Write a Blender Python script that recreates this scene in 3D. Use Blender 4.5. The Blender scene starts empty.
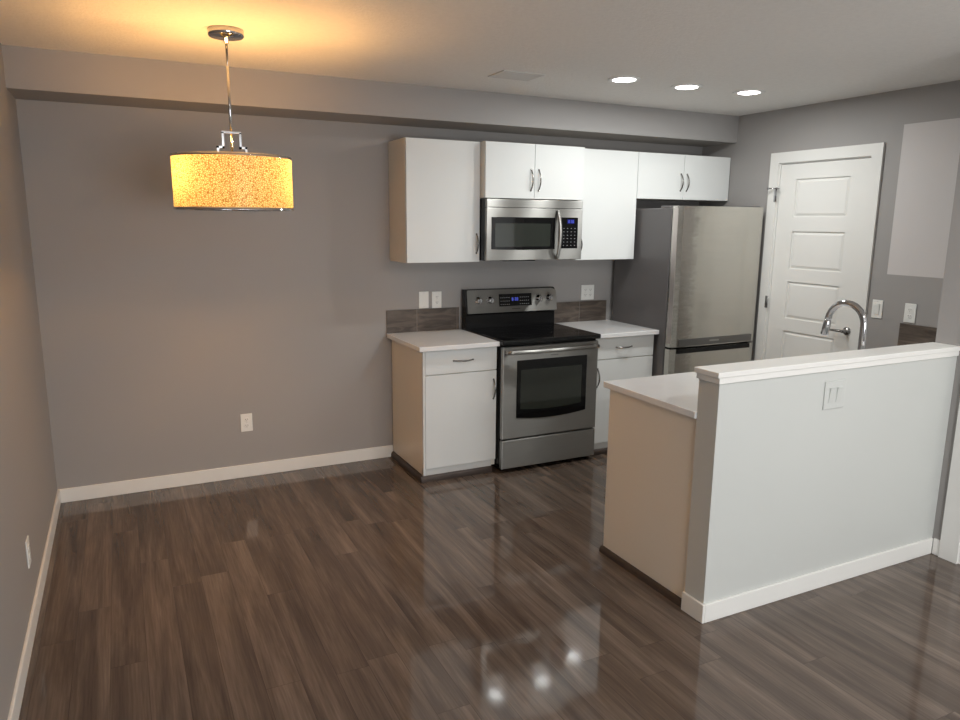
import bpy, bmesh, math, random
from mathutils import Vector, Matrix
random.seed(7)
SC = bpy.context.scene
COL = SC.collection
PI = math.pi

# ------------------------------------------------------------------ camera
cam_data = bpy.data.cameras.new('camera')
cam = bpy.data.objects.new('camera', cam_data)
COL.objects.link(cam)
SC.camera = cam
cam_data.sensor_fit = 'HORIZONTAL'
cam_data.sensor_width = 36.0
cam_data.lens = 722.04 / 960.0 * 36.0
cam_data.clip_start = 0.05
yaw, pitch, roll = (math.radians(a) for a in (-26.3817, -10.8896, 0.5385))
fw = Vector((-math.sin(yaw) * math.cos(pitch), math.cos(yaw) * math.cos(pitch), math.sin(pitch)))
rt = Vector((math.cos(yaw), math.sin(yaw), 0))
up = rt.cross(fw)
rt2 = rt * math.cos(roll) + up * math.sin(roll)
up2 = -rt * math.sin(roll) + up * math.cos(roll)
R3 = Matrix((rt2, up2, -fw)).transposed()
cam.matrix_world = Matrix.Translation((0.4294, -4.659, 1.6408)) @ R3.to_4x4()

# ------------------------------------------------------------------ exposure, world, room lights
SC.view_settings.view_transform = 'Standard'
SC.view_settings.look = 'None'
SC.view_settings.gamma = 1.0
SC.view_settings.use_curve_mapping = False
SC.view_settings.exposure = 0.13

POWER_DOWN = 6.6        # recessed kitchen lights
POWER_BULB = 74.0         # each bulb of the pendant
POWER_FILL_WINDOW = 98.0      # added fill, as daylight through an unseen window
POWER_FILL_REAR = 24.0      # added fill, unseen ceiling lights on the living side

world = bpy.data.worlds.new('world')
SC.world = world
world.use_nodes = True
world.node_tree.nodes['Background'].inputs[0].default_value = (0.75, 0.85, 1.0, 1)
world.node_tree.nodes['Background'].inputs[1].default_value = 0.35

# room measures
H = 2.445            # ceiling
ZS, DS = 2.249, 0.368    # soffit
W = 4.741            # kitchen side wall
W2 = 4.031           # nearer side wall
YR = -7.4            # rear wall
XA, XB, XC, XD, XE = 2.056, 2.571, 3.331, 3.846, 4.737
ZC = 0.882           # counter top
ZB, ZT = 1.374, 2.144
YH0, YH1 = -2.488, -2.601     # half wall back and front face
XH = 2.500
XP, YP = 2.511, -1.884
BBH = 0.084

def area(name, loc, rot, size, size_y, power, color, shape='RECTANGLE'):
    d = bpy.data.lights.new(name, 'AREA')
    d.shape = shape; d.size = size
    if shape in ('RECTANGLE', 'ELLIPSE'): d.size_y = size_y
    d.energy = power; d.color = color
    o = bpy.data.objects.new(name, d)
    COL.objects.link(o); o.location = loc; o.rotation_euler = rot
    return o
# added fill light at the unseen window in the rear wall (pointing into the room, +y)
area('fill_daylight', (1.9, YR + 0.02, 1.35), (PI / 2 + math.radians(34), 0, 0), 2.3, 1.4, POWER_FILL_WINDOW, (0.93, 0.97, 1.0))

# ------------------------------------------------------------------ materials
def newmat(name):
    m = bpy.data.materials.new(name); m.use_nodes = True
    return m, m.node_tree.nodes, m.node_tree.links, m.node_tree.nodes['Principled BSDF']

def mat(name, col, rough=0.5, metal=0.0, coat=0.0, bump=None, var=None, spec=None, emit=None, estr=0.0):
    m, N, L, b = newmat(name)
    b.inputs['Base Color'].default_value = (*col, 1)
    b.inputs['Roughness'].default_value = rough
    b.inputs['Metallic'].default_value = metal
    b.inputs['Coat Weight'].default_value = coat
    b.inputs['Coat Roughness'].default_value = 0.06
    if spec is not None: b.inputs['Specular IOR Level'].default_value = spec
    if emit:
        b.inputs['Emission Color'].default_value = (*emit, 1)
        b.inputs['Emission Strength'].default_value = estr
    tc = N.new('ShaderNodeTexCoord')
    sc = var or (6.0, 0.04)
    n = N.new('ShaderNodeTexNoise'); n.inputs['Scale'].default_value = sc[0]; n.inputs['Detail'].default_value = 3
    L.new(tc.outputs['Object'], n.inputs['Vector'])
    mx = N.new('ShaderNodeMix'); mx.data_type = 'RGBA'
    mx.inputs[6].default_value = (*[c * (1 - sc[1]) for c in col], 1)
    mx.inputs[7].default_value = (*[min(1, c * (1 + sc[1])) for c in col], 1)
    L.new(n.outputs['Fac'], mx.inputs[0]); L.new(mx.outputs[2], b.inputs['Base Color'])
    if bump:
        scale, strength, dist = bump
        n2 = N.new('ShaderNodeTexNoise'); n2.inputs['Scale'].default_value = scale; n2.inputs['Detail'].default_value = 4
        L.new(tc.outputs['Object'], n2.inputs['Vector'])
        bp = N.new('ShaderNodeBump'); bp.inputs['Strength'].default_value = strength; bp.inputs['Distance'].default_value = dist
        L.new(n2.outputs['Fac'], bp.inputs['Height']); L.new(bp.outputs[0], b.inputs['Normal'])
    return m

def steel(name, col, rough=0.40, stretch=(1.5, 1.5, 260), strength=0.25, wav=0.0, dist=0.0006):
    m, N, L, b = newmat(name)
    b.inputs['Metallic'].default_value = 1
    b.inputs['Anisotropic'].default_value = 1.0
    tg = N.new('ShaderNodeCombineXYZ'); tg.inputs[2].default_value = 1.0; L.new(tg.outputs[0], b.inputs['Tangent'])
    tc = N.new('ShaderNodeTexCoord')
    mp = N.new('ShaderNodeMapping'); mp.inputs['Scale'].default_value = stretch
    L.new(tc.outputs['Object'], mp.inputs[0])
    n = N.new('ShaderNodeTexNoise'); n.inputs['Scale'].default_value = 3; n.inputs['Detail'].default_value = 5
    L.new(mp.outputs[0], n.inputs['Vector'])
    mx = N.new('ShaderNodeMix'); mx.data_type = 'RGBA'
    mx.inputs[6].default_value = (*[c * .86 for c in col], 1); mx.inputs[7].default_value = (*[min(1, c * 1.12) for c in col], 1)
    L.new(n.outputs['Fac'], mx.inputs[0]); L.new(mx.outputs[2], b.inputs['Base Color'])
    mr = N.new('ShaderNodeMapRange'); mr.inputs[3].default_value = rough * .8; mr.inputs[4].default_value = rough * 1.2
    L.new(n.outputs['Fac'], mr.inputs[0]); L.new(mr.outputs[0], b.inputs['Roughness'])
    bp = N.new('ShaderNodeBump'); bp.inputs['Strength'].default_value = strength; bp.inputs['Distance'].default_value = dist
    L.new(n.outputs['Fac'], bp.inputs['Height'])
    if wav:
        mp2 = N.new('ShaderNodeMapping'); mp2.inputs['Scale'].default_value = (1.2, 1.2, 9)
        L.new(tc.outputs['Object'], mp2.inputs[0])
        n2 = N.new('ShaderNodeTexNoise'); n2.inputs['Scale'].default_value = 2.2; n2.inputs['Detail'].default_value = 3
        L.new(mp2.outputs[0], n2.inputs['Vector'])
        b2 = N.new('ShaderNodeBump'); b2.inputs['Strength'].default_value = wav; b2.inputs['Distance'].default_value = 0.01
        L.new(n2.outputs['Fac'], b2.inputs['Height']); L.new(b2.outputs[0], bp.inputs['Normal'])
    L.new(bp.outputs[0], b.inputs['Normal'])
    return m

def m_(N, L, op, a, b=None):
    n = N.new('ShaderNodeMath'); n.operation = op
    for i, v in enumerate((a, b)):
        if v is None: continue
        if isinstance(v, (int, float)): n.inputs[i].default_value = v
        else: L.new(v, n.inputs[i])
    return n.outputs[0]

def wood_floor():
    m, N, L, b = newmat('walnut_laminate_planks')
    tc = N.new('ShaderNodeTexCoord'); sp = N.new('ShaderNodeSeparateXYZ'); L.new(tc.outputs['Object'], sp.inputs[0])
    PW, PL = 0.124, 1.30
    u = m_(N, L, 'DIVIDE', m_(N, L, 'SUBTRACT', sp.outputs[0], 0.035), PW)
    row = m_(N, L, 'FLOOR', u); fu = m_(N, L, 'SUBTRACT', u, row)
    w1 = N.new('ShaderNodeTexWhiteNoise'); w1.noise_dimensions = '1D'; L.new(row, w1.inputs['W'])
    v = m_(N, L, 'ADD', m_(N, L, 'DIVIDE', sp.outputs[1], PL), m_(N, L, 'MULTIPLY', w1.outputs['Value'], 7.3))
    col = m_(N, L, 'FLOOR', v); fv = m_(N, L, 'SUBTRACT', v, col)
    cb = N.new('ShaderNodeCombineXYZ'); L.new(row, cb.inputs[0]); L.new(col, cb.inputs[1])
    wn = N.new('ShaderNodeTexWhiteNoise'); wn.noise_dimensions = '2D'; L.new(cb.outputs[0], wn.inputs['Vector'])
    # grain, shifted per plank
    cv = N.new('ShaderNodeCombineXYZ')
    L.new(m_(N, L, 'ADD', m_(N, L, 'MULTIPLY', sp.outputs[0], 13.0), m_(N, L, 'MULTIPLY', wn.outputs['Value'], 40.0)), cv.inputs[0])
    L.new(m_(N, L, 'ADD', m_(N, L, 'MULTIPLY', sp.outputs[1], 0.9), m_(N, L, 'MULTIPLY', wn.outputs['Value'], 90.0)), cv.inputs[1])
    g1 = N.new('ShaderNodeTexNoise'); g1.inputs['Scale'].default_value = 1.0; g1.inputs['Detail'].default_value = 6
    g1.inputs['Roughness'].default_value = 0.62; g1.inputs['Distortion'].default_value = 0.5
    L.new(cv.outputs[0], g1.inputs['Vector'])
    cv2 = N.new('ShaderNodeCombineXYZ')
    L.new(m_(N, L, 'ADD', m_(N, L, 'MULTIPLY', sp.outputs[0], 150.0), m_(N, L, 'MULTIPLY', wn.outputs['Value'], 21.0)), cv2.inputs[0])
    L.new(m_(N, L, 'MULTIPLY', sp.outputs[1], 5.0), cv2.inputs[1])
    g2 = N.new('ShaderNodeTexNoise'); g2.inputs['Scale'].default_value = 1.0; g2.inputs['Detail'].default_value = 3
    L.new(cv2.outputs[0], g2.inputs['Vector'])
    f = m_(N, L, 'ADD', m_(N, L, 'MULTIPLY', m_(N, L, 'SUBTRACT', g1.outputs['Fac'], 0.5), 1.9), m_(N, L, 'MULTIPLY', m_(N, L, 'SUBTRACT', g2.outputs['Fac'], 0.5), 0.6))
    f = m_(N, L, 'ADD', f, m_(N, L, 'MULTIPLY', wn.outputs['Value'], 0.22))
    f = m_(N, L, 'ADD', f, 0.38)
    cr = N.new('ShaderNodeValToRGB'); L.new(f, cr.inputs[0])
    e = cr.color_ramp.elements
    e[0].position = 0.05; e[0].color = (0.050, 0.035, 0.027, 1)
    e[1].position = 0.95; e[1].color = (0.178, 0.136, 0.108, 1)
    k = e.new(0.42); k.color = (0.088, 0.064, 0.050, 1)
    k = e.new(0.7); k.color = (0.130, 0.097, 0.077, 1)
    # seams
    du = m_(N, L, 'MULTIPLY', m_(N, L, 'MINIMUM', fu, m_(N, L, 'SUBTRACT', 1.0, fu)), PW)
    dv = m_(N, L, 'MULTIPLY', m_(N, L, 'MINIMUM', fv, m_(N, L, 'SUBTRACT', 1.0, fv)), PL)
    d = m_(N, L, 'MINIMUM', du, dv)
    s = N.new('ShaderNodeMapRange'); s.inputs[1].default_value = 0.0004; s.inputs[2].default_value = 0.0016
    s.inputs[3].default_value = 0.45; s.inputs[4].default_value = 1.0
    L.new(d, s.inputs[0])
    mx = N.new('ShaderNodeMix'); mx.data_type = 'RGBA'; mx.inputs[6].default_value = (0.02, 0.013, 0.010, 1)
    L.new(s.outputs[0], mx.inputs[0]); L.new(cr.outputs[0], mx.inputs[7]); L.new(mx.outputs[2], b.inputs['Base Color'])
    r = N.new('ShaderNodeMapRange'); r.inputs[3].default_value = 0.05; r.inputs[4].default_value = 0.09
    L.new(g1.outputs['Fac'], r.inputs[0]); L.new(r.outputs[0], b.inputs['Roughness'])
    bp = N.new('ShaderNodeBump'); bp.inputs['Strength'].default_value = 0.25; bp.inputs['Distance'].default_value = 0.0008
    h = m_(N, L, 'ADD', s.outputs[0], m_(N, L, 'MULTIPLY', g2.outputs['Fac'], 0.12))
    L.new(h, bp.inputs['Height']); L.new(bp.outputs[0], b.inputs['Normal'])
    return m

WALLC = (0.335, 0.320, 0.310)
M = {}
M['wall'] = mat('grey_wall_paint', WALLC, 0.62, bump=(160, .18, .002), var=(1.2, .02))
M['ceiling'] = mat('textured_ceiling', (0.82, 0.80, 0.77), 0.9, bump=(75, .55, .006), var=(40, .05))
M['trimw'] = mat('white_trim_paint', (0.78, 0.77, 0.74), 0.35, var=(3, .02))
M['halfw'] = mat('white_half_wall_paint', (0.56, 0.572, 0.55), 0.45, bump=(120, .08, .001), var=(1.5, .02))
M['cab'] = mat('white_gloss_laminate', (0.74, 0.75, 0.735), 0.09, coat=.5, var=(2, .012))
M['panel'] = mat('white_melamine_side', (0.74, 0.69, 0.61), 0.3, var=(2, .02))
M['counter'] = mat('white_quartz', (0.80, 0.79, 0.785), 0.16, coat=.4, var=(14, .035))
M['kick'] = mat('white_kick_board', (0.62, 0.62, 0.60), 0.4)
M['brown'] = mat('brown_quarter_round', (0.05, 0.034, 0.027), 0.5, var=(30, .25))
M['black'] = mat('black_enamel', (0.006, 0.006, 0.0065), 0.18, spec=.28)
M['blackg'] = mat('black_glass', (0.004, 0.004, 0.0045), 0.05, spec=.4)
M['ovenglass'] = mat('smoked_oven_glass', (0.022, 0.026, 0.021), 0.05, spec=.7)
M['rubber'] = mat('dark_gap', (0.01, 0.01, 0.01), 0.7)
M['steel'] = steel('brushed_steel', (0.40, 0.39, 0.37), 0.38, strength=.15)
M['steelf'] = steel('fridge_steel', (0.58, 0.56, 0.515), 0.22, stretch=(1.5, 1.5, 200), strength=.15, wav=.6)
M['steeledge'] = steel('door_edge_steel', (0.62, 0.56, 0.53), 0.3, stretch=(200, 200, 1), strength=.1)
M['band'] = steel('dark_grip_steel', (0.20, 0.195, 0.19), 0.35)
M['fside'] = mat('grey_painted_fridge_side', (0.115, 0.108, 0.108), 0.38, var=(3, .03))
M['chrome'] = mat('chrome', (0.50, 0.50, 0.51), 0.08, metal=1, var=(3, .01))
M['nickel'] = mat('dark_nickel', (0.30, 0.29, 0.28), 0.22, metal=1)
M['plastic'] = mat('white_plastic_plate', (0.80, 0.80, 0.77), 0.3, var=(3, .01))
M['slot'] = mat('outlet_slot', (0.08, 0.08, 0.08), 0.6)
M['blue'] = mat('blue_display', (0.01, 0.02, 0.15), 0.3, emit=(0.12, 0.16, .9), estr=.55)
M['navy'] = mat('display_glass', (0.01, 0.012, 0.05), 0.1, emit=(0.02, 0.025, 0.30), estr=.25)
M['key'] = mat('printed_key_legend', (0.35, 0.35, 0.36), 0.5)
M['lens'] = mat('lit_lens', (1, 1, 1), 0.4, emit=(1.0, 0.97, 0.94), estr=14)
M['wtrim'] = mat('white_light_trim', (0.80, 0.79, 0.77), 0.35)
M['vent'] = mat('painted_vent', (0.60, 0.58, 0.55), 0.5)
M['bulb'] = mat('lit_bulb', (1, .9, .7), 0.4, emit=(1.0, 0.80, 0.45), estr=24)

def tile_mat():
    m, N, L, b = newmat('brown_stone_tile')
    tc = N.new('ShaderNodeTexCoord')
    mp = N.new('ShaderNodeMapping'); mp.inputs['Rotation'].default_value = (0, 0.35, 0.3); mp.inputs['Scale'].default_value = (3, 3, 14)
    L.new(tc.outputs['Object'], mp.inputs[0])
    n = N.new('ShaderNodeTexNoise'); n.inputs['Scale'].default_value = 1.6; n.inputs['Detail'].default_value = 6; n.inputs['Distortion'].default_value = 1.2
    L.new(mp.outputs[0], n.inputs['Vector'])
    cr = N.new('ShaderNodeValToRGB'); L.new(n.outputs['Fac'], cr.inputs[0])
    e = cr.color_ramp.elements
    e[0].position = .3; e[0].color = (0.045, 0.034, 0.028, 1); e[1].position = .72; e[1].color = (0.17, 0.135, 0.11, 1)
    L.new(cr.outputs[0], b.inputs['Base Color']); b.inputs['Roughness'].default_value = 0.35
    return m
M['tile'] = tile_mat()
M['grout'] = mat('grout', (0.24, 0.215, 0.195), 0.8)

def wall_patch_mat():
    # grey wall with the pale rectangle of older paint where it was never repainted
    m, N, L, b = newmat('grey_wall_paint_with_pale_patch')
    tc = N.new('ShaderNodeTexCoord'); sp = N.new('ShaderNodeSeparateXYZ'); L.new(tc.outputs['Object'], sp.inputs[0])
    y, z = sp.outputs[1], sp.outputs[2]
    a = m_(N, L, 'LESS_THAN', y, -1.708)
    c = m_(N, L, 'GREATER_THAN', z, 1.337); d = m_(N, L, 'LESS_THAN', z, 2.238)
    f = m_(N, L, 'MULTIPLY', a, m_(N, L, 'MULTIPLY', c, d))
    mx = N.new('ShaderNodeMix'); mx.data_type = 'RGBA'
    mx.inputs[6].default_value = (*WALLC, 1); mx.inputs[7].default_value = (0.58, 0.55, 0.54, 1)
    L.new(f, mx.inputs[0]); L.new(mx.outputs[2], b.inputs['Base Color']); b.inputs['Roughness'].default_value = .6
    n2 = N.new('ShaderNodeTexNoise'); n2.inputs['Scale'].default_value = 160; L.new(tc.outputs['Object'], n2.inputs['Vector'])
    bp = N.new('ShaderNodeBump'); bp.inputs['Strength'].default_value = .18; bp.inputs['Distance'].default_value = .002
    L.new(n2.outputs['Fac'], bp.inputs['Height']); L.new(bp.outputs[0], b.inputs['Normal'])
    return m
M['wallp'] = wall_patch_mat()

def shade_mat():
    m, N, L, b = newmat('gold_crackle_shade')
    out = N['Material Output']
    tc = N.new('ShaderNodeTexCoord')
    mp = N.new('ShaderNodeMapping'); mp.inputs['Scale'].default_value = (120, 120, 120); L.new(tc.outputs['Object'], mp.inputs[0])
    v = N.new('ShaderNodeTexVoronoi'); v.feature = 'DISTANCE_TO_EDGE'; v.inputs['Scale'].default_value = 1.0; pass
    L.new(mp.outputs[0], v.inputs['Vector'])
    cr = N.new('ShaderNodeValToRGB'); L.new(v.outputs[0], cr.inputs[0])
    e = cr.color_ramp.elements
    e[0].position = 0.02; e[0].color = (0.38, 0.20, 0.03, 1); e[1].position = 0.20; e[1].color = (1.0, 0.88, 0.45, 1)
    t = N.new('ShaderNodeBsdfTranslucent'); tm = N.new('ShaderNodeMix'); tm.data_type = 'RGBA'; tm.blend_type = 'MULTIPLY'; tm.inputs[0].default_value = 1; tm.inputs[7].default_value = (.29, .30, .34, 1)
    L.new(cr.outputs[0], tm.inputs[6]); L.new(tm.outputs[2], t.inputs[0])
    L.new(cr.outputs[0], b.inputs['Base Color']); b.inputs['Roughness'].default_value = .25
    ms = N.new('ShaderNodeMixShader'); ms.inputs[0].default_value = 0.3
    L.new(t.outputs[0], ms.inputs[1]); L.new(b.outputs[0], ms.inputs[2])
    em = N.new('ShaderNodeEmission'); L.new(cr.outputs[0], em.inputs[0]); em.inputs[1].default_value = 0.12
    ad = N.new('ShaderNodeAddShader'); L.new(ms.outputs[0], ad.inputs[0]); L.new(em.outputs[0], ad.inputs[1])
    L.new(ad.outputs[0], out.inputs[0])
    return m
M['shade'] = shade_mat()
M['floor'] = wood_floor()

# ------------------------------------------------------------------ mesh helpers
class B:
    """collects shapes in world coordinates; part() / solo() link them as ONE mesh object"""
    def __init__(s): s.bm = bmesh.new()
    def box(s, x0, x1, y0, y1, z0, z1, bev=0.0, seg=2):
        x0, x1 = sorted((x0, x1)); y0, y1 = sorted((y0, y1)); z0, z1 = sorted((z0, z1))
        r = bmesh.ops.create_cube(s.bm, size=1.0)
        vs = r['verts']
        for v in vs:
            v.co = Vector(((x0 + x1) / 2 + v.co.x * (x1 - x0), (y0 + y1) / 2 + v.co.y * (y1 - y0), (z0 + z1) / 2 + v.co.z * (z1 - z0)))
        if bev > 0:
            bev = min(bev, (x1 - x0) * .45, (y1 - y0) * .45, (z1 - z0) * .45)
            es = list({e for v in vs for e in v.link_edges})
            bmesh.ops.bevel(s.bm, geom=es, offset=bev, segments=seg, profile=.5, affect='EDGES')
        return s
    def prism(s, poly, axis, a0, a1):
        """poly: list of 2D points; axis 'x','y','z' is the extrusion axis"""
        def P(p, a):
            return {'x': (a, p[0], p[1]), 'y': (p[0], a, p[1]), 'z': (p[0], p[1], a)}[axis]
        v0 = [s.bm.verts.new(P(p, a0)) for p in poly]; v1 = [s.bm.verts.new(P(p, a1)) for p in poly]
        n = len(poly)
        fs = [s.bm.faces.new(v0), s.bm.faces.new(list(reversed(v1)))]
        for i in range(n): fs.append(s.bm.faces.new((v0[i], v0[(i + 1) % n], v1[(i + 1) % n], v1[i])))
        bmesh.ops.recalc_face_normals(s.bm, faces=fs)
        return s
    def lathe(s, prof, c, axis='z', n=32, sx=1.0, sy=1.0, closed=True):
        """prof: [(radius, height)...] along axis from point c"""
        rings = []
        for r, h in prof:
            ring = []
            for k in range(n):
                a = 2 * PI * k / n; u, w = r * math.cos(a) * sx, r * math.sin(a) * sy
                p = {'z': (u, w, h), 'y': (u, h, w), 'x': (h, u, w)}[axis]
                ring.append(s.bm.verts.new((c[0] + p[0], c[1] + p[1], c[2] + p[2])))
            rings.append(ring)
        fs = []
        for a, b in zip(rings[:-1], rings[1:]):
            for k in range(n): fs.append(s.bm.faces.new((a[k], a[(k + 1) % n], b[(k + 1) % n], b[k])))
        if closed:
            fs.append(s.bm.faces.new(rings[0])); fs.append(s.bm.faces.new(rings[-1]))
        bmesh.ops.recalc_face_normals(s.bm, faces=fs)
        for f in fs: f.smooth = len(f.verts) == 4
        return s
    def tube(s, pts, rad, n=12, flat=None):
        """sweep; rad a number or list; flat=(a,b) multiplies the two cross-section axes"""
        pts = [Vector(p) for p in pts]; rings = []; m = len(pts)
        ref = None
        for i, p in enumerate(pts):
            t = (pts[min(i + 1, m - 1)] - pts[max(i - 1, 0)]).normalized()
            if ref is None:
                ref = t.cross(Vector((0, 0, 1)) if abs(t.z) < .9 else Vector((1, 0, 0))).normalized()
            ref = (ref - t * ref.dot(t)).normalized(); q = t.cross(ref)
            r = rad[i] if isinstance(rad, (list, tuple)) else rad
            fa, fb = flat or (1, 1)
            rings.append([s.bm.verts.new(p + ref * (r * fa * math.cos(2 * PI * k / n)) + q * (r * fb * math.sin(2 * PI * k / n))) for k in range(n)])
        fs = []
        for a, b in zip(rings[:-1], rings[1:]):
            for k in range(n): fs.append(s.bm.faces.new((a[k], a[(k + 1) % n], b[(k + 1) % n], b[k])))
        fs.append(s.bm.faces.new(rings[0])); fs.append(s.bm.faces.new(rings[-1]))
        bmesh.ops.recalc_face_normals(s.bm, faces=fs)
        for f in fs: f.smooth = len(f.verts) == 4
        return s
    def ball(s, c, r, sc=(1, 1, 1)):
        q = bmesh.ops.create_uvsphere(s.bm, u_segments=20, v_segments=12, radius=r)
        for v in q['verts']: v.co = Vector((c[0] + v.co.x * sc[0], c[1] + v.co.y * sc[1], c[2] + v.co.z * sc[2]))
        for f in {f for v in q['verts'] for f in v.link_faces}: f.smooth = True
        return s

ORIG = {}
def origin(o):
    while o.parent: o = o.parent
    return ORIG.get(o.name, Vector((0, 0, 0)))
def link(name, b, m, parent=None, loc=None, label=None):
    me = bpy.data.meshes.new(name)
    org = origin(parent) if parent else Vector(loc or (0, 0, 0))
    bmesh.ops.translate(b.bm, verts=b.bm.verts, vec=-org)
    b.bm.to_mesh(me); b.bm.free()
    me.materials.append(m)
    o = bpy.data.objects.new(name, me); COL.objects.link(o)
    if parent: o.parent = parent
    else:
        o.location = org; ORIG[o.name] = org.copy()
    if label: o['label'] = label
    return o
def paint(o, b, m):
    """printed marks, seams and small inlays: further faces of the same mesh in their own material"""
    me = o.data; org = origin(o)
    bmesh.ops.translate(b.bm, verts=b.bm.verts, vec=-org)
    me.materials.append(m); k = len(me.materials) - 1
    for f in b.bm.faces: f.material_index = k
    t_ = bmesh.new(); t_.from_mesh(me)
    tmp = bpy.data.meshes.new('tmp'); b.bm.to_mesh(tmp); b.bm.free()
    t_.from_mesh(tmp); t_.to_mesh(me); t_.free(); bpy.data.meshes.remove(tmp)
    return o
def thing(name, loc, label, cat, group=None):
    o = bpy.data.objects.new(name, None); COL.objects.link(o)
    o.location = loc; ORIG[o.name] = Vector(loc); o.empty_display_size = .1
    o['label'] = label; o['category'] = cat
    if group: o['group'] = group
    return o
def struct(name, b, m, label=None, loc=None):
    o = link(name, b, m, None, loc); o['kind'] = 'structure'
    if label: o['label'] = label
    return o
def struct_root(name, loc, label):
    o = bpy.data.objects.new(name, None); COL.objects.link(o)
    o.location = loc; ORIG[o.name] = Vector(loc); o.empty_display_size = .1
    o['kind'] = 'structure'; o['label'] = label
    return o

# ------------------------------------------------------------------ room shell
struct('floor', B().box(-.1, W + .1, YR - .1, .1, -.1, 0), M['floor'], 'brown wood plank floor running from the living side into the kitchen')
struct('ceiling', B().box(-.1, W + .1, YR - .1, .1, H, H + .1), M['ceiling'], 'textured off-white ceiling')
struct('wall_back', B().box(0, W, 0, .1, 0, H), M['wall'], 'grey painted back wall behind the range and pendant')
struct('wall_left', B().box(-.1, 0, YR, .1, 0, H), M['wall'], 'grey painted wall at the left edge of the photo')
struct('wall_soffit', B().box(0, W, -DS, 0, ZS, H), M['wall'], 'grey dropped bulkhead under the ceiling along the back wall')
# kitchen side wall with an opening for door_1
DY0, DY1, DZ = -0.795, -1.529, 2.072
bw = B()
bw.box(W, W + .1, .1, DY0, 0, H).box(W, W + .1, DY1, YH0 - .0, 0, H).box(W, W + .1, DY0, DY1, DZ, H)
struct('wall_right', bw, M['wallp'], 'grey kitchen side wall with the white door and a pale unpainted rectangle')
# nearer side wall with an opening for door_2
EY0, EY1, EZ = -2.735, -3.50, 2.06
bw = B()
bw.box(W2, W + .1, YH0, EY0, 0, H).box(W2, W2 + .11, EY1, YR, 0, H).box(W2, W2 + .11, EY0, EY1, EZ, H)
struct('wall_near_right', bw, M['wall'], 'grey wall beside the right end of the half wall')
# rear wall with an opening for the added window
bw = B()
bw.box(0, .7, YR - .1, YR, 0, H).box(3.1, W2 + .1, YR - .1, YR, 0, H).box(.7, 3.1, YR - .1, YR, 0, .6).box(.7, 3.1, YR - .1, YR, 2.1, H)
struct('wall_rear', bw, M['wall'])
wn = struct_root('added_window', (1.9, YR - .05, .6), 'wide unseen window behind the viewer, added for fill light')  # unseen window, added to give the room a daylight source
link('added_window_frame', B().box(.7, .76, YR - .1, YR, .6, 2.1).box(3.04, 3.1, YR - .1, YR, .6, 2.1).box(.76, 3.04, YR - .1, YR, .6, .66).box(.76, 3.04, YR - .1, YR, 2.04, 2.1).box(1.87, 1.93, YR - .09, YR - .03, .66, 2.04), M['trimw'], wn)

# baseboards
BT = .012
struct('baseboard_back', B().box(BT, XA, -BT, 0, 0, BBH, .003), M['trimw'], 'white baseboard along the back wall')
struct('baseboard_left', B().box(0, BT, YR, 0, 0, BBH, .003), M['trimw'], 'white baseboard along the left wall')
struct('baseboard_half', B().box(XH - BT, XH, YH0 + .005, YH1 - BT, 0, BBH, .003).box(XH, W2 - BT, YH1 - BT, YH1, 0, BBH, .003), M['trimw'], 'white baseboard around the foot of the half wall')
struct('baseboard_near_right', B().box(W2 - BT, W2, YH1 - BT, -2.650, 0, BBH, .003), M['trimw'], 'short white baseboard between half wall and right door casing')

# half wall
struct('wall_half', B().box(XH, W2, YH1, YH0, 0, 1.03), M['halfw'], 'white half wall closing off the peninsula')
struct('trim_1', B().box(XH - .02, W2, YH1 - .012, YH0 + .012, 1.047, 1.070, .003), M['trimw'], 'white cap board on top of the half wall')
struct('trim_2', B().box(XH - .009, W2, YH1 - .008, YH0 + .008, 1.022, 1.047, .002), M['trimw'], 'thin white moulding under the half wall cap')

# door_1, white five-panel door
d1 = struct_root('door_1', (W, (DY0 + DY1) / 2, 0), 'closed white five-panel door beside the refrigerator')
CS = .0705
b = B()
def casing(b_, ya, yb_, z_, wa, wb, x_a, x_b):
    # one mitred U-shaped casing around an opening ya > yb_
    b_.prism([(ya + wa, 0), (ya, 0), (ya, z_), (yb_, z_), (yb_, 0), (yb_ - wb, 0), (yb_ - wb, z_ + wb), (ya + wa, z_ + wa)], 'x', x_a, x_b)
casing(b, DY0 - .004, DY1 + .004, DZ - .004, CS + .004, CS + .004, W - .016, W)
b.box(W, W + .1, DY0, DY0 - .012, 0, DZ).box(W, W + .1, DY1, DY1 + .012, 0, DZ).box(W, W + .1, DY0 - .012, DY1 + .012, DZ - .012, DZ)
link('door_frame', b, M['trimw'], d1)
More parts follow.
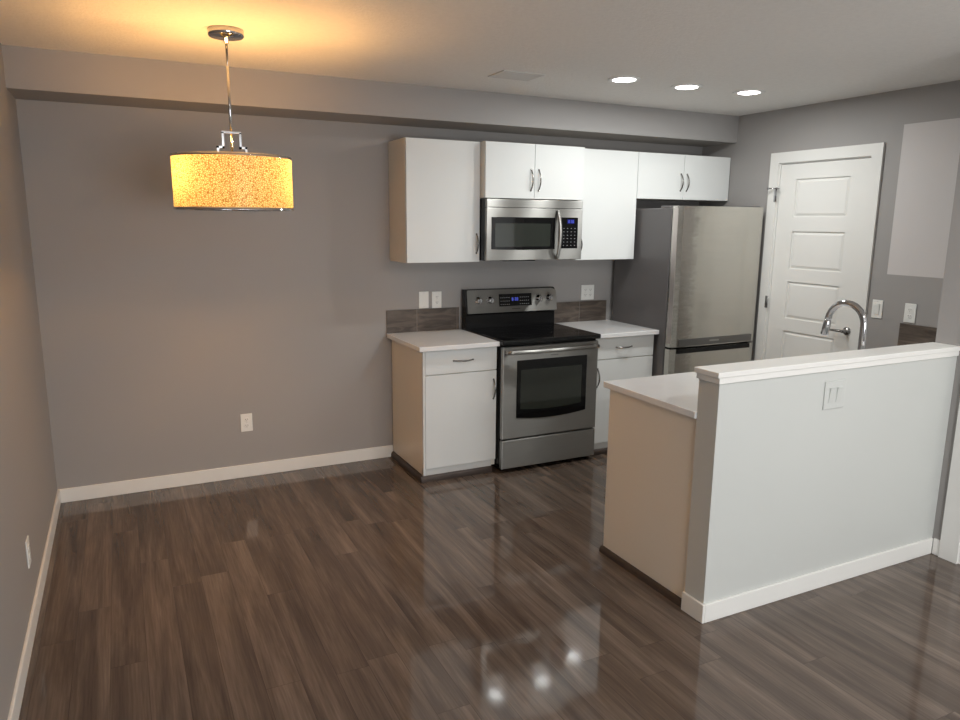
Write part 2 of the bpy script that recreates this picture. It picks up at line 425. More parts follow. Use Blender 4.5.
# slab: rails and stiles proud of bevelled panels
sy0, sy1, xs = DY0 - .015, DY1 + .018, W + .004
px0, px1 = -0.950, -1.378
zs = [(1.690, 1.952), (1.325, 1.590), (0.968, 1.233), (0.611, 0.876), (0.254, 0.519)]
b = B()
b.box(xs + .010, xs + .035, sy0, sy1, .008, 2.057)
b.box(xs, xs + .012, sy0, px0, .008, 2.057).box(xs, xs + .012, px1, sy1, .008, 2.057)
edges = [2.057] + [v for z0, z1 in zs for v in (z1, z0)] + [.008]
for k in range(0, len(edges), 2): b.box(xs, xs + .012, px0, px1, edges[k + 1], edges[k])
for z0, z1 in zs:
    # raised field with sloped sides
    g, t = .024, .0125
    o_ = [(px0, z0), (px1, z0), (px1, z1), (px0, z1)]
    i_ = [(px0 - g, z0 + g), (px1 + g, z0 + g), (px1 + g, z1 - g), (px0 - g, z1 - g)]
    vo = [b.bm.verts.new((xs + .0105, p[0] + (-.006 if p[0] == px0 else .006), p[1] + (.006 if p[1] == z0 else -.006))) for p in o_]
    vi = [b.bm.verts.new((xs + .003, p[0], p[1])) for p in i_]
    fs = [b.bm.faces.new(vi)]
    for k in range(4): fs.append(b.bm.faces.new((vo[k], vo[(k + 1) % 4], vi[(k + 1) % 4], vi[k])))
    bmesh.ops.recalc_face_normals(b.bm, faces=fs)
    for f in fs:
        f.normal_update()
    if fs[0].normal.x > 0: bmesh.ops.reverse_faces(b.bm, faces=fs)
slab = link('door_slab', b, M['trimw'], d1)
hy, hz = -1.468, .943
h = link('door_handle', B().lathe([(.027, 0), (.027, -.006), (.022, -.011), (.011, -.013), (.011, -.050)], (xs, hy, hz), 'x', 24)
         .tube([(xs - .045, hy - .004, hz), (xs - .048, hy + .03, hz), (xs - .046, hy + .075, hz - .001), (xs - .040, hy + .112, hz - .004)], [.010, .009, .008, .007], 12), M['nickel'], d1, label='dark nickel lever handle')
for k, z in enumerate((1.842, 1.071, .27)):
    b = B().lathe([(.0065, -.044), (.0065, .044)], (W - .020, DY0 - .008, z), 'z', 12)
    b.box(W - .018, W - .0155, DY0 - .008, DY0 + .014, z - .044, z + .044)
    if k == 0:   # hinge-pin door stop
        b.lathe([(.009, .045), (.009, .056), (.004, .058)], (W - .020, DY0 - .008, z), 'z', 12)
        b.tube([(W - .022, DY0 - .008, z + .05), (W - .05, DY0 + .030, z + .050)], .004, 8)
        b.lathe([(.009, 0), (.009, .012)], (W - .055, DY0 + .036, z + .044), 'z', 12)
        b.tube([(W - .022, DY0 - .008, z + .05), (W - .034, DY0 - .046, z + .048)], .0035, 8)
    link('hinge', b, M['chrome'], d1)

# door_2, mostly outside the frame at right
d2 = struct_root('door_2', (W2, (EY0 + EY1) / 2, 0), 'white door casing at the right edge beside the half wall')
b = B()
casing(b, EY0 - .004, EY1 + .004, EZ - .004, .089, .089, W2 - .016, W2)
b.box(W2, W2 + .11, EY0, EY0 - .014, 0, EZ).box(W2, W2 + .11, EY1, EY1 + .014, 0, EZ).box(W2, W2 + .11, EY0 - .014, EY1 + .014, EZ - .014, EZ)
link('door_frame', b, M['trimw'], d2)
link('door_slab', B().box(W2 + .03, W2 + .065, EY0 - .017, EY1 + .017, .008, EZ - .017, .002), M['trimw'], d2)

# ------------------------------------------------------------------ bow handles
def bow(p0, p1, out, depth=.028, r=.0045):
    """arched pull between two feet p0,p1, bulging along vector out"""
    p0, p1, out = Vector(p0), Vector(p1), Vector(out)
    n = 16; pts = []
    for i in range(n + 1):
        t = i / n
        pts.append(p0.lerp(p1, t) + out * (depth * math.sin(PI * t) ** .75))
    b = B().tube(pts, [r * (1.25 - .35 * abs(2 * i / n - 1)) for i in range(n + 1)], 10)
    for p in (p0, p1):
        b.ball(p + out * .002, r * 1.35)
    return b
OUT = (0, -1, 0)
def vpull(parent, x, y, z0, z1): return link('handle', bow((x, y, z0), (x, y, z1), OUT), M['nickel'], parent, label='dark metal bow handle')
def hpull(parent, x0, x1, y, z): return link('handle', bow((x0, y, z), (x1, y, z), OUT), M['nickel'], parent, label='dark metal bow handle')

# ------------------------------------------------------------------ upper cabinets
def upper(x0, x1, z0, depth, label, doors, handles):
    t = thing('upper_cabinet', ((x0 + x1) / 2, 0, z0), label, 'cabinet')
    body = B().box(x0, x1, -depth + .019, -.001, z0, ZT, .001)
    link('cabinet_body', body, M['panel'], t)
    for (a, c), hs in zip(doors, handles):
        dr = link('door', B().box(a, c, -depth, -depth + .018, z0 + .001, ZT - .002, .0015), M['cab'], t)
        for (hx, ha, hb) in hs: vpull(dr, hx, -depth, ha, hb)
    return t
g = .0015
upper(XA, XB - .001, ZB, .322, 'tall white upper cabinet at the left end, beside the microwave', [(XA + .002, XB - .002)], [[(2.546, 1.432, 1.556)]])
upper(XB + .001, XC - .001, 1.789, .393, 'short white two-door cabinet directly above the microwave', [(XB + .002, 2.938 - g), (2.938 + g, XC - .002)],
      [[(2.910, 1.843, 1.978)], [(2.969, 1.843, 1.978)]])
upper(XC + .001, XD - .001, ZB, .322, 'tall white upper cabinet between the microwave and the refrigerator', [(XC + .002, XD - .002)], [[(3.362, 1.426, 1.540)]])
upper(XD + .001, XE, 1.813, .322, 'short white two-door cabinet above the refrigerator', [(XD + .002, 4.278 - g), (4.278 + g, XE - .002)],
      [[(4.249, 1.878, 2.000)], [(4.308, 1.878, 2.000)]])

# ------------------------------------------------------------------ base cabinets
YD = -.588
def base(x0, x1, label, hd, vh, side):
    t = thing('base_cabinet', ((x0 + x1) / 2, 0, 0), label, 'cabinet')
    link('cabinet_body', B().box(x0, x1, YD + .019, -.014, .044, ZC - .031, .001), M['panel'], t)
    dw = link('drawer', B().box(x0 + .014 * (side == 'L') + .002, x1 - .003, YD, YD + .018, .697, ZC - .034, .0015), M['cab'], t)
    hpull(dw, hd[0], hd[1], YD, .775)
    d = link('door', B().box(x0 + .014 * (side == 'L') + .002, x1 - .003, YD, YD + .018, .086, .691, .0015), M['cab'], t)
    vpull(d, vh, YD, .503, .632)
    link('toe_kick', B().box(x0, x1 - .03 * (side == 'L'), YD + .012, YD + .03, .0, .082), M['kick'], t)
    # brown quarter round at the floor, its profile swept along the front (and the exposed side)
    q = B()
    q.prism([(YD + .012, 0), (YD + .012, .040), (YD + .004, .037), (YD - .003, .028), (YD - .006, .014), (YD - .006, 0)], 'x', x0 - .016 * (side == 'L'), x1 - .03 * (side == 'L'))
    if side == 'L':
        q.prism([(x0 - .0, 0), (x0 - .0, .040), (x0 - .007, .037), (x0 - .013, .028), (x0 - .016, .014), (x0 - .016, 0)], 'y', YD + .012, -.0125)
    link('quarter_round', q, M['brown'], t, label='dark brown moulding at the floor')
    if side == 'L':
        link('end_panel', B().box(x0, x0 + .014, YD, YD + .0185, .044, ZC - .031, .001), M['cab'], t)
    return t
base(XA, XB + .002, 'white base cabinet with one drawer to the left of the range', (2.263, 2.398), 2.548, 'L')
base(XC + .010, XD + .010, 'white base cabinet with one drawer between range and refrigerator', (3.520, 3.655), 3.368, 'R')
o = link('countertop', B().box(XA - .034, XB + .004, -.620, -.0105, ZC - .030, ZC, .003), M['counter'], None, ((XA + XB) / 2, -.3, ZC - .03))
o['label'] = 'short white quartz countertop to the left of the range'; o['category'] = 'countertop'; o['group'] = 'white quartz countertops'
o = link('countertop', B().box(XC + .008, XD + .027, -.620, -.0105, ZC - .030, ZC, .003), M['counter'], None, ((XC + XD) / 2, -.3, ZC - .03))
o['label'] = 'short white quartz countertop between range and refrigerator'; o['category'] = 'countertop'; o['group'] = 'white quartz countertops'

# backsplashes
def backsplash(x0, x1, joints, label):
    t = thing('backsplash', ((x0 + x1) / 2, 0, ZC - .028), label, 'backsplash')
    xs_ = [x0] + joints + [x1]
    for a, c in zip(xs_[:-1], xs_[1:]):
        link('tile', B().box(a + .0022, c - .0022, -.0098, -.002, ZC - .028, 1.038, .001), M['tile'], t)
    link('grout', B().box(x0, x1, -.0075, 0, ZC - .028, 1.037), M['grout'], t)
backsplash(XA - .034, XB - .004, [2.245, 2.55], 'low brown stone tile backsplash behind the counter left of the range')
backsplash(XC + .002, XD, [3.592], 'low brown stone tile backsplash between range and refrigerator')
t = thing('backsplash', (W, -2.15, ZC), 'low brown stone tile strip on the side wall behind the half wall', 'backsplash')
link('tile', B().box(W - .0098, W - .002, -1.836, -2.14, ZC + .002, 1.045, .001), M['tile'], t)
link('tile', B().box(W - .0098, W - .002, -2.143, -2.45, ZC + .002, 1.045, .001), M['tile'], t)
link('grout', B().box(W - .0075, W, -1.836, -2.46, ZC + .002, 1.044), M['grout'], t)

# ------------------------------------------------------------------ peninsula
t = thing('peninsula_cabinet', (3.6, -2.15, 0), 'white peninsula cabinet with a blank end panel behind the half wall', 'cabinet')
link('cabinet_body', B().box(XP + .018, W - .002, YP - .02, YH0 + .002, .10, ZC - .031), M['panel'], t)
link('end_panel', B().box(XP, XP + .018, YP, YH0 + .002, .035, ZC - .0305, .001), M['panel'], t)
for k in range(4):
    a = XP + .02 + k * .552
    link('door', B().box(a, a + .549, YP - .019, YP, .105, ZC - .036, .0015), M['cab'], t)
link('toe_kick', B().box(XP + .012, W - .002, YP - .075, YP - .06, 0, .10), M['kick'], t)
link('toe_kick', B().box(XP + .002, XP + .018, YP - .06, YH0 + .002, 0, .036), M['kick'], t)
q = B().prism([(XP + .002, 0), (XP + .002, .033), (XP - .004, .030), (XP - .010, .022), (XP - .013, .011), (XP - .013, 0)], 'y', YP + .014, YH0 + .008)
link('quarter_round', q, M['brown'], t, label='dark brown moulding at the floor')
o = link('countertop', B().box(XP - .020, W - .001, YH0 + .001, YP + .028, ZC - .030, ZC, .003), M['counter'], None, (3.6, -2.15, ZC - .03))
o['label'] = 'long white quartz countertop of the peninsula behind the half wall'; o['category'] = 'countertop'; o['group'] = 'white quartz countertops'

# faucet
fx, fy = 3.575, -2.42
t = thing('faucet', (fx, fy, ZC), 'chrome gooseneck faucet rising behind the half wall', 'faucet')
link('base', B().lathe([(.030, 0), (.030, .006), (.022, .010), (.0195, .085), (.0145, .092)], (fx, fy, ZC), 'z', 28), M['chrome'], t)
R = .099; cz = 1.266 - R
pts = [(fx, fy, ZC + .08), (fx, fy, 1.0), (fx, fy, 1.08)]
for i in range(0, 25):
    a = PI * i / 24 * .97
    pts.append((fx, fy + R - R * math.cos(a), cz + R * math.sin(a)))
link('spout', B().tube(pts, .0162, 16), M['chrome'], t)
ex = Vector(pts[-1]); dv = (ex - Vector(pts[-2])).normalized()
link('spray_head', B().tube([ex, ex + dv * .012, ex + dv * .018, ex + dv * .076, ex + dv * .080], [.0152, .0155, .0175, .0190, .017], 20), M['chrome'], t)
link('lever', B().tube([(fx + .018, fy, ZC + .06), (fx + .05, fy, ZC + .075), (fx + .085, fy, ZC + .10)], [.008, .006, .005], 10), M['chrome'], t)

# ------------------------------------------------------------------ range
def seg_digits(b, x, y, z, hgt, text, th=.0018):
    SEG = {'0': 'abcdef', '1': 'bc', '2': 'abged', '3': 'abgcd', '4': 'fgbc', '5': 'afgcd', '6': 'afgedc', '7': 'abc', '8': 'abcdefg', '9': 'abcdfg'}
    w = hgt * .5; cx = x
    for ch in text:
        if ch == ':':
            for zz in (z + hgt * .3, z + hgt * .7): b.box(cx, cx + th, y - .0006, y, zz - th / 2, zz + th / 2)
            cx += th * 2.5; continue
        for s_ in SEG[ch]:
            x0, x1, z0, z1 = {'a': (0, w, hgt - th, hgt), 'd': (0, w, 0, th), 'g': (0, w, hgt / 2 - th / 2, hgt / 2 + th / 2), 'b': (w - th, w, hgt / 2, hgt),
                              'c': (w - th, w, 0, hgt / 2), 'e': (0, th, 0, hgt / 2), 'f': (0, th, hgt / 2, hgt)}[s_]
            b.box(cx + x0, cx + x1, y - .0006, y, z + z0, z + z1)
        cx += w + th * 1.4
    return b

x0, x1 = XB + .010, XC - .008
xm = (x0 + x1) / 2
t = thing('kitchen_range', (xm, -.02, 0), 'stainless steel electric range with black glass cooktop', 'stove')
link('body', B().box(x0, x1, -.615, -.02, .04, .862, .003), M['black'], t)
for a in (x0 + .04, x1 - .04):
    for c in (-.58, -.06): link('foot', B().lathe([(.02, 0), (.02, .012), (.012, .014), (.012, .042)], (a, c, 0), 'z', 14), M['black'], t)
# black front frame, cooktop with rounded nose
b = B().box(x0 - .008, x1 + .008, -.668, -.085, .862, .893, .008, 3)
ct = link('cooktop', b, M['blackg'], t)
bp_ = mat('burner_print', (.035, .035, .037), .2)
for (cx, cy, r) in ((2.765, -.50, .105), (3.13, -.50, .085), (2.765, -.24, .08), (3.13, -.24, .10)):
    rg = B().lathe([(r, .8931), (r, .8934), (r - .003, .8934), (r - .003, .8931), (r, .8931)], (cx, cy, 0), 'z', 48, closed=False)
    link('burner_ring', rg, bp_, ct)
# back guard: black riser + sloped steel console
yb = -.025
b = B().prism([(yb, .86), (yb, 1.165), (yb - .035, 1.165), (yb - .052, 1.158), (yb - .072, .998), (yb - .060, .985), (yb - .066, .862)], 'x', x0 + .000, x1 - .008)
link('backguard', b, M['black'], t)
# steel console face, slightly domed top corners
def console_poly():
    xa_, xb_ = x0 + .010, x1 + .002
    pts_ = [(xa_, .998), (xb_, .998)]
    for i in range(7):
        a = PI / 2 * i / 6; pts_.append((xb_ - .04 + .04 * math.cos(a), 1.118 + .04 * math.sin(a)))
    for i in range(7):
        a = PI / 2 + PI / 2 * i / 6; pts_.append((xa_ + .012 + .012 * math.cos(a), 1.150 + .012 * math.sin(a)))
    return pts_
b = B().prism(console_poly(), 'y', 0, .008)
SL = (.052 - .072) / (1.158 - .998)   # slope of the face
yf = lambda z: yb - .072 - SL * (z - .998) - .0005
for v in b.bm.verts:
    v.co.y = yf(v.co.z) - .006 + v.co.y
con = link('control_panel', b, M['steel'], t)
for kx, kz in ((2.678, 1.088), (2.772, 1.088), (3.172, 1.088), (3.262, 1.090)):
    yk = yf(kz) - .006
    kb = B().lathe([(.026, 0), (.026, -.004), (.021, -.006), (.0185, -.026), (.016, -.028)], (kx, yk, kz), 'y', 28)
    kb.box(kx - .004, kx + .004, yk - .036, yk - .024, kz - .019, kz + .019, .002)
    link('knob', kb, M['chrome'], t)
    mk = B()
    for i in range(9):
        a = math.radians(-135 + i * 33.75)
        mx_, mz_ = kx + .033 * math.sin(a), kz + .033 * math.cos(a)
        mk.box(mx_ - .0018, mx_ + .0018, yf(mz_) - .0068, yf(mz_) - .0058, mz_ - .0018, mz_ + .0018)
    paint(con, mk, M['slot'])
def on_face(b_, off):
    for v in b_.bm.verts: v.co.y = yf(v.co.z) - off + v.co.y
    return b_
dp = link('display_panel', on_face(B().box(2.842, 3.110, 0, -.002, 1.040, 1.128), .006), M['blackg'], con)
ck = B(); seg_digits(ck, 2.946, 0, 1.078, .022, '8:30', .0034)
paint(dp, on_face(ck, .0083), M['blue'])
kk = B()
for i in range(5):
    for j in range(3):
        for xx in (2.852, 3.012):
            kk.box(xx + i * .0165, xx + i * .0165 + .009, 0, -.0006, 1.052 + j * .024, 1.055 + j * .024)
paint(dp, on_face(kk, .0082), M['key'])
paint(con, on_face(B().box(2.945, 3.015, 0, -.0008, 1.018, 1.024), .006), M['band'])
# oven door
yd = -.652
b = B().box(x0 + .002, x1 - .002, yd, -.617, .232, .846, .005)
od = link('oven_door', b, M['steel'], t)
def curved(x_0, x_1, ztop, zb, sag, y0, y1, n=14):
    pts_ = [(x_1, ztop), (x_0, ztop)]
    for i in range(n + 1):
        u = i / n; pts_.append((x_0 + (x_1 - x_0) * u, zb - sag * (1 - (2 * u - 1) ** 2)))
    return B().prism(pts_, 'y', y0, y1)
win = link('window_surround', curved(2.686, 3.230, .755, .372, .020, yd - .002, yd + .004), M['blackg'], od)
link('window_glass', curved(2.715, 3.190, .690, .428, .014, yd - .0026, yd + .002), M['ovenglass'], od)
paint(od, B().box(2.94, 3.00, yd - .0012, yd, .773, .778), M['band'])
# bowed handle bar
pts = []
for i in range(21):
    u = i / 20; pts.append((x0 + .022 + (x1 - x0 - .044) * u, yd - .030 - .022 * math.sin(PI * u), .814 ))
hb = B().tube(pts, .0125, 14, flat=(1, 1.0))
for a in (x0 + .026, x1 - .026): hb.box(a - .012, a + .012, yd - .034, yd + .001, .803, .825, .003)
link('oven_handle', hb, M['steel'], od)
link('storage_drawer', B().box(x0 + .002, x1 - .002, yd, -.617, .028, .222, .005), M['steel'], t)

# ------------------------------------------------------------------ microwave
mx0, mx1, mz0, mz1, my = XB + .006, XC - .012, 1.384, 1.784, -.408
t = thing('over_range_microwave', ((mx0 + mx1) / 2, 0, mz0), 'stainless steel microwave mounted under the short cabinet above the range', 'microwave')
link('casing', B().box(mx0 - .002, mx1 + .004, my + .03, -.001, mz0, mz1, .002).box(mx0 + .16, mx0 + .40, my + .05, -.12, mz0 - .006, mz0), M['black'], t)
def frame(x_0, x_1, z_0, z_1, wx0, wx1, wz0, wz1, y0, y1):
    return B().box(x_0, x_1, y0, y1, wz1, z_1).box(x_0, x_1, y0, y1, z_0, wz0).box(x_0, wx0, y0, y1, wz0, wz1).box(wx1, x_1, y0, y1, wz0, wz1)
link('vent_trim', B().box(mx0, mx1, my + .001, my + .03, 1.730, mz1 - .001, .003), M['steel'], t)
link('door', B().box(mx0, 3.128, my, my + .03, mz0 + .002, 1.727, .003), M['steel'], t)
mfr = link('control_surround', B().box(3.130, mx1, my, my + .03, mz0 + .002, 1.727, .003), M['steel'], t)
mw = link('door_glass', B().prism([(3.098, 1.668), (2.612, 1.668), (2.612, 1.460), (2.70, 1.457), (2.85, 1.455), (3.098, 1.458)], 'y', my - .0015, my + .002), M['blackg'], t)
link('window_mesh', B().box(2.640, 3.062, my - .0019, my - .001, 1.476, 1.628), M['ovenglass'], mw)
cp = link('control_panel', B().box(3.148, 3.282, my - .0015, my + .002, 1.462, 1.670), M['blackg'], t)
mdp = link('display', B().box(3.195, 3.252, my - .0019, my - .001, 1.628, 1.658), M['navy'], cp)
ck = B(); seg_digits(ck, 3.204, my - .0019, 1.634, .018, '8:30', .003)
paint(mdp, ck, M['blue'])
kk = B()
for i in range(4):
    for j in range(6):
        kk.box(3.165 + i * .030, 3.165 + i * .030 + .008, my - .0021, my - .001, 1.480 + j * .023, 1.4835 + j * .023)
paint(cp, kk, M['key'])
pts = []
for i in range(21):
    u = i / 20; pts.append((3.117 - .0 * u, my - .004 - .040 * math.sin(PI * u) ** .8, 1.395 + .318 * u))
link('door_handle', B().tube(pts, .0095, 12, flat=(1.35, .9)), M['steel'], t)

# ------------------------------------------------------------------ refrigerator
fx0, fx1, fyf, fzt = XD + .028, 4.680, -.752, 1.757
t = thing('refrigerator', ((fx0 + fx1) / 2, -.04, 0), 'stainless steel bottom-freezer refrigerator in the corner beside the white door', 'refrigerator')
link('cabinet', B().box(fx0, fx1, -.675, -.05, .03, 1.742, .006), M['fside'], t, label='dark grey painted cabinet')
for a in (fx0 + .05, fx1 - .05):
    for c in (-.62, -.1): link('foot', B().lathe([(.022, 0), (.022, .031)], (a, c, 0), 'z', 14), M['black'], t)
link('gasket', B().box(fx0 + .008, fx1 - .008, -.690, -.674, .09, 1.738), M['rubber'], t)
def fridge_door(z0, z1):
    # gently convex front with rounded vertical edges, plan profile extruded upward
    pl = []
    n = 18; w = fx1 - fx0
    pl.append((fx0, -.689))
    for i in range(n + 1):
        u = i / n; e = min(u, 1 - u) * w
        bow_ = .010 * (1 - (2 * u - 1) ** 2)
        edge = .012 * max(0, 1 - e / .014) ** 2
        pl.append((fx0 + w * u, fyf + .004 - bow_ + edge))
    pl.append((fx1, -.689))
    b = B().prism(pl, 'z', z0, z1)
    for f in b.bm.faces:
        if len(f.verts) == 4 and abs(f.normal.z) < .5 : f.smooth = False
    return b
fd = link('refrigerator_door', fridge_door(.772, fzt), M['steelf'], t)
link('edge_strip', B().box(fx0 - .0012, fx0 + .002, -.744, -.700, .80, fzt - .012), M['steeledge'], fd, label='pale metal strip on the door side')
link('grip_band', B().box(fx0 + .062, fx1 - .045, fyf - .0095, fyf + .004, .777, .829, .002), M['band'], fd, label='dark grey grip band along the lower door edge')
link('nameplate', B().box(4.22, 4.31, fyf - .0105, fyf - .009, .800, .812), M['steel'], fd)
fz = link('freezer_door', fridge_door(.09, .758), M['steelf'], t)
link('grip_recess', B().box(fx0 + .055, fx1 - .055, fyf - .0085, fyf + .004, .726, .7575, .001), M['black'], fz, label='black grip recess across the top of the freezer door')
link('hinge_cover', B().box(fx1 - .11, fx1 - .01, -.72, -.60, 1.741, 1.765, .005), M['fside'], t)
link('top_cover', B().box(fx0 + .0, fx0 + .11, -.66, -.56, 1.741, 1.758, .004), M['fside'], t)
link('kick_grille', B().box(fx0 + .01, fx1 - .01, -.685, -.67, .03, .085), M['black'], t)

# ------------------------------------------------------------------ outlets and switches
def plate(kind, c, n, label, w=.072, hgt=.116, gang=1, group=None, pm=None):
    """c: centre on the wall, n: outward normal axis ('-y', '-x' or '+x')"""
    pm = pm or M['plastic']
    name = {'outlet': 'wall_outlet', 'switch': 'light_switch', 'blank': 'wall_plate'}[kind]
    t = thing(name, c, label, {'outlet': 'outlet', 'switch': 'switch', 'blank': 'wall plate'}[kind], group)
    def conv(b_):
        for v in b_.bm.verts:
            u, d, z = v.co          # u along the wall, d outward, z up
            if n == '-y': p = (u, -d, z)
            elif n == '-x': p = (-d, -u, z)
            else: p = (d, u, z)
            v.co = Vector(c) + Vector(p)
        bmesh.ops.recalc_face_normals(b_.bm, faces=b_.bm.faces)
        return b_
    wt = w + .046 * (gang - 1)
    pl_ = link('cover_plate', conv(B().box(-wt / 2, wt / 2, 0, .006, -hgt / 2, hgt / 2, .0025)), pm, t)
    for gi in range(gang):
        o_ = (gi - (gang - 1) / 2) * .046
        if kind == 'switch':
            link('rocker_frame', conv(B().box(o_ - .0185, o_ + .0185, .004, .0068, -.036, .036, .0008)), pm if gang > 1 else M['kick'], t)
            rk = B().box(o_ - .0155, o_ + .0155, .005, .011, -.032, .032, .001)
            for v in rk.bm.verts:
                if v.co.y > .008: v.co.y += v.co.z * .09
            link('rocker', conv(rk), pm, t)
        elif kind == 'outlet':
            for s_ in (-1, 1):
                rc = link('receptacle', conv(B().lathe([(.0165, .004), (.0165, .0078), (.0155, .0082)], (o_, 0, s_ * .0195), 'y', 20, 1, .82)), M['plastic'], t)
                z_ = s_ * .0195
                paint(rc, conv(B().box(o_ - .0075, o_ - .005, .007, .0087, z_ - .001, z_ + .007).box(o_ + .005, o_ + .0075, .007, .0087, z_ - .0, z_ + .007).box(o_ - .002, o_ + .002, .007, .0087, z_ - .0085, z_ - .0045)), M['slot'])
    sb = B()
    for s_ in ((0,) if kind == 'outlet' else (-1, 1)):
        for gi in range(gang):
            sb.lathe([(.0028, .005), (.0028, .0068)], ((gi - (gang - 1) / 2) * .046, 0, s_ * .048), 'y', 10)
    paint(pl_, conv(sb), M['kick'])
    return t
plate('outlet', (1.076, 0, .361), '-y', 'white duplex outlet low on the back wall below the pendant lamp')
plate('blank', (2.299, 0, 1.100), '-y', 'blank white wall plate above the left counter, left of the pair')
plate('outlet', (2.396, 0, 1.097), '-y', 'white outlet above the left counter, nearer the range')
plate('outlet', (3.666, 0, 1.105), '-y', 'white double outlet above the counter beside the refrigerator', gang=2)
plate('switch', (W, -1.671, 1.113), '-x', 'white rocker switch on the side wall beside the white door')
plate('outlet', (W, -1.888, 1.112), '-x', 'white outlet on the side wall just above the brown tile strip')
plate('outlet', (0, -1.383, .297), '+x', 'white outlet low on the left wall at the photo edge')
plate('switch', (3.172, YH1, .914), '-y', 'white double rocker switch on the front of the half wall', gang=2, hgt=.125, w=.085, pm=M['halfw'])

# ------------------------------------------------------------------ ceiling fittings
for (cx, cy), lb in zip(((3.088, -1.117), (3.556, -1.112), (4.018, -1.157)),
                        ('round recessed ceiling light, leftmost of the row of three', 'round recessed ceiling light, middle of the row of three', 'round recessed ceiling light, rightmost of the row and nearest the white door')):
    t = thing('recessed_light', (cx, cy, H), lb, 'ceiling light', 'recessed lights over the kitchen')
    link('trim_ring', B().lathe([(.094, H), (.094, H - .003), (.088, H - .006), (.068, H - .006), (.064, H - .001)], (cx, cy, 0), 'z', 40), M['wtrim'], t)
    link('lens', B().lathe([(.064, H - .001), (.064, H - .0062), (.058, H - .007)], (cx, cy, 0), 'z', 36), M['lens'], t)
    l = area('downlight_glow', (cx, cy, H - .012), (0, 0, 0), .12, .12, POWER_DOWN, (.97, 1.0, .985), 'DISK')
    l.location = (0, 0, -.012); l.parent = t
for (cx, cy) in ((1.3, -6.0), (3.0, -6.0), (3.0, -4.2)):  # unseen recessed lights, added to brighten the room from the living side
    t = thing('recessed_light', (cx, cy, H), 'round recessed ceiling light out of view in the living area, added for fill light', 'ceiling light', 'added fill lights out of view')
    link('trim_ring', B().lathe([(.094, H), (.094, H - .003), (.088, H - .006), (.068, H - .006), (.064, H - .001)], (cx, cy, 0), 'z', 40), M['wtrim'], t)
    link('lens', B().lathe([(.064, H - .001), (.064, H - .0062), (.058, H - .007)], (cx, cy, 0), 'z', 36), M['lens'], t)
    l = area('downlight_glow', (0, 0, -.012), (0, 0, 0), .12, .12, POWER_FILL_REAR, (1.0, .985, .96), 'DISK')
    l.parent = t

vx0, vx1, vy0, vy1 = 2.365, 2.625, -1.012, -.818
t = thing('ceiling_vent', ((vx0 + vx1) / 2, (vy0 + vy1) / 2, H), 'flat off-white register vent in the ceiling before the bulkhead', 'vent')
link('vent_frame', B().box(vx0, vx1, vy0, vy0 + .022, H - .006, H, .002).box(vx0, vx1, vy1 - .022, vy1, H - .006, H, .002).box(vx0, vx0 + .022, vy0 + .022, vy1 - .022, H - .006, H, .002).box(vx1 - .022, vx1, vy0 + .022, vy1 - .022, H - .006, H, .002), M['vent'], t)
b = B()
for k in range(11):
    yy = vy0 + .028 + k * .0138
    b.prism([(yy, H - .001), (yy + .010, H - .007), (yy + .0115, H - .006), (yy + .002, H)], 'x', vx0 + .02, vx1 - .02)
link('louvers', b, M['vent'], t)

# ------------------------------------------------------------------ pendant lamp
pxx, pyy = .914, -1.172
t = thing('pendant_lamp', (pxx, pyy, H), 'lit pendant lamp with gold drum shade hanging on a thin metal rod', 'lamp')
link('canopy', B().lathe([(.075, H), (.075, H - .026), (.070, H - .031), (.012, H - .033), (.010, H - .055)], (pxx, pyy, 0), 'z', 36), M['chrome'], t, label='round chrome ceiling canopy')
link('rod', B().tube([(pxx, pyy, H - .02), (pxx, pyy, 1.86)], .0055, 12), M['chrome'], t)
ZS0, ZS1, RS = 1.682, 1.910, .256
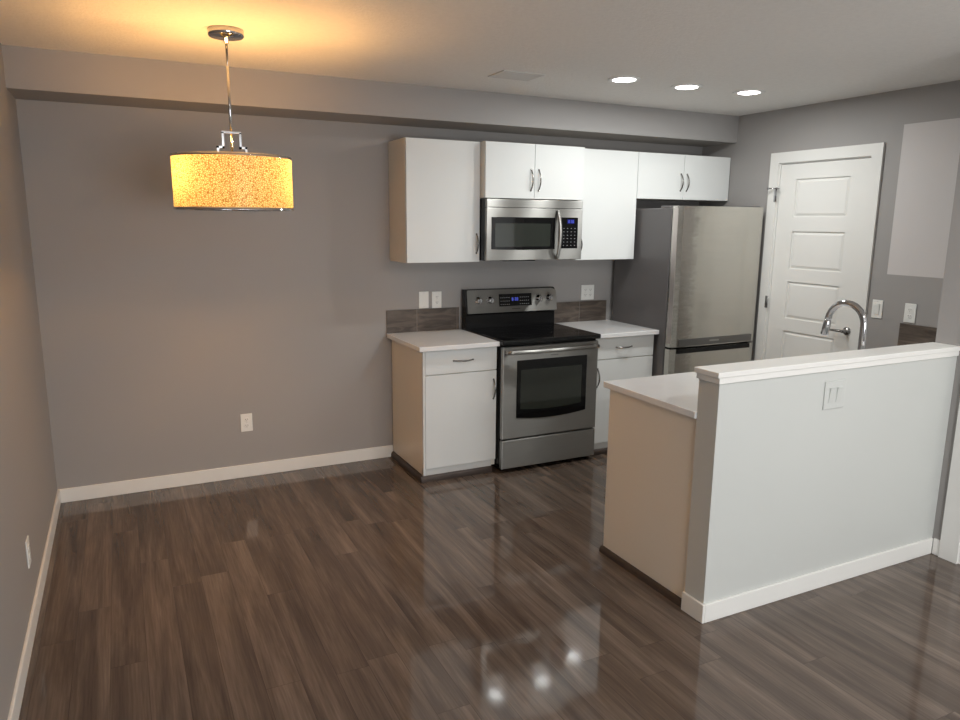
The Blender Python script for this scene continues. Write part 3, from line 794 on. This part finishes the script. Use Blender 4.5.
# stepped metal bracket: flat bars, in the plane facing the room
def bar(b_, x_0, z_0, x_1, z_1, w=.007):
    b_.box(min(x_0, x_1) - w, max(x_0, x_1) + w, pyy - .009, pyy + .009, min(z_0, z_1) - w, max(z_0, z_1) + w, .001)
b = B()
for s_ in (-1, 1):
    bar(b, pxx + s_ * .037, 2.012, pxx + s_ * .037, 1.952, .0055)
    bar(b, pxx + s_ * .037, 1.952, pxx + s_ * .060, 1.952, .0055)
    bar(b, pxx + s_ * .060, 1.952, pxx + s_ * .060, 1.905, .0055)
bar(b, pxx - .037, 2.016, pxx + .037, 2.016, .0055)
link('bracket', b, M['chrome'], t, label='stepped chrome bracket above the shade')
sh = B()
n = 72
rings = []
for r_, z_ in ((RS, ZS0), (RS, ZS1)):
    rings.append([sh.bm.verts.new((pxx + r_ * math.cos(2 * PI * k / n), pyy + r_ * math.sin(2 * PI * k / n), z_)) for k in range(n)])
for k in range(n):
    f = sh.bm.faces.new((rings[0][k], rings[0][(k + 1) % n], rings[1][(k + 1) % n], rings[1][k])); f.smooth = True
link('lamp_shade', sh, M['shade'], t, label='gold crackle-patterned drum shade')
def ring(z, hgt): return B().lathe([(RS + .002, z), (RS + .002, z + hgt), (RS - .004, z + hgt), (RS - .004, z), (RS + .002, z)], (pxx, pyy, 0), 'z', 72, closed=False)
link('shade_rim', ring(ZS1 - .008, .011), M['chrome'], t)
link('shade_rim', ring(ZS0 - .003, .011), M['chrome'], t)
b = B()
for k in range(3):
    a = 2 * PI * k / 3 + .5
    b.tube([(pxx, pyy, 1.905), (pxx + (RS - .003) * math.cos(a), pyy + (RS - .003) * math.sin(a), ZS1 - .003)], .003, 8)
b.lathe([(.02, 1.86), (.02, 1.912)], (pxx, pyy, 0), 'z', 16)
b.tube([(pxx - .17, pyy - .03, 1.872), (pxx + .17, pyy - .03, 1.872)], .006, 8)
link('spider', b, M['chrome'], t)
for s_ in (-1, 1):
    bl = link('bulb', B().ball((pxx + s_ * .17, pyy - .05, 1.845), .026, (1, 1, 1.2)), M['bulb'], t)
    d = bpy.data.lights.new('bulb_glow', 'POINT'); d.energy = POWER_BULB; d.color = (1.0, .50, .14); d.shadow_soft_size = .03
    lo = bpy.data.objects.new('bulb_glow', d); COL.objects.link(lo)
    lo.parent = t; lo.location = (s_ * .17, -.05, 1.845 - H + .0)
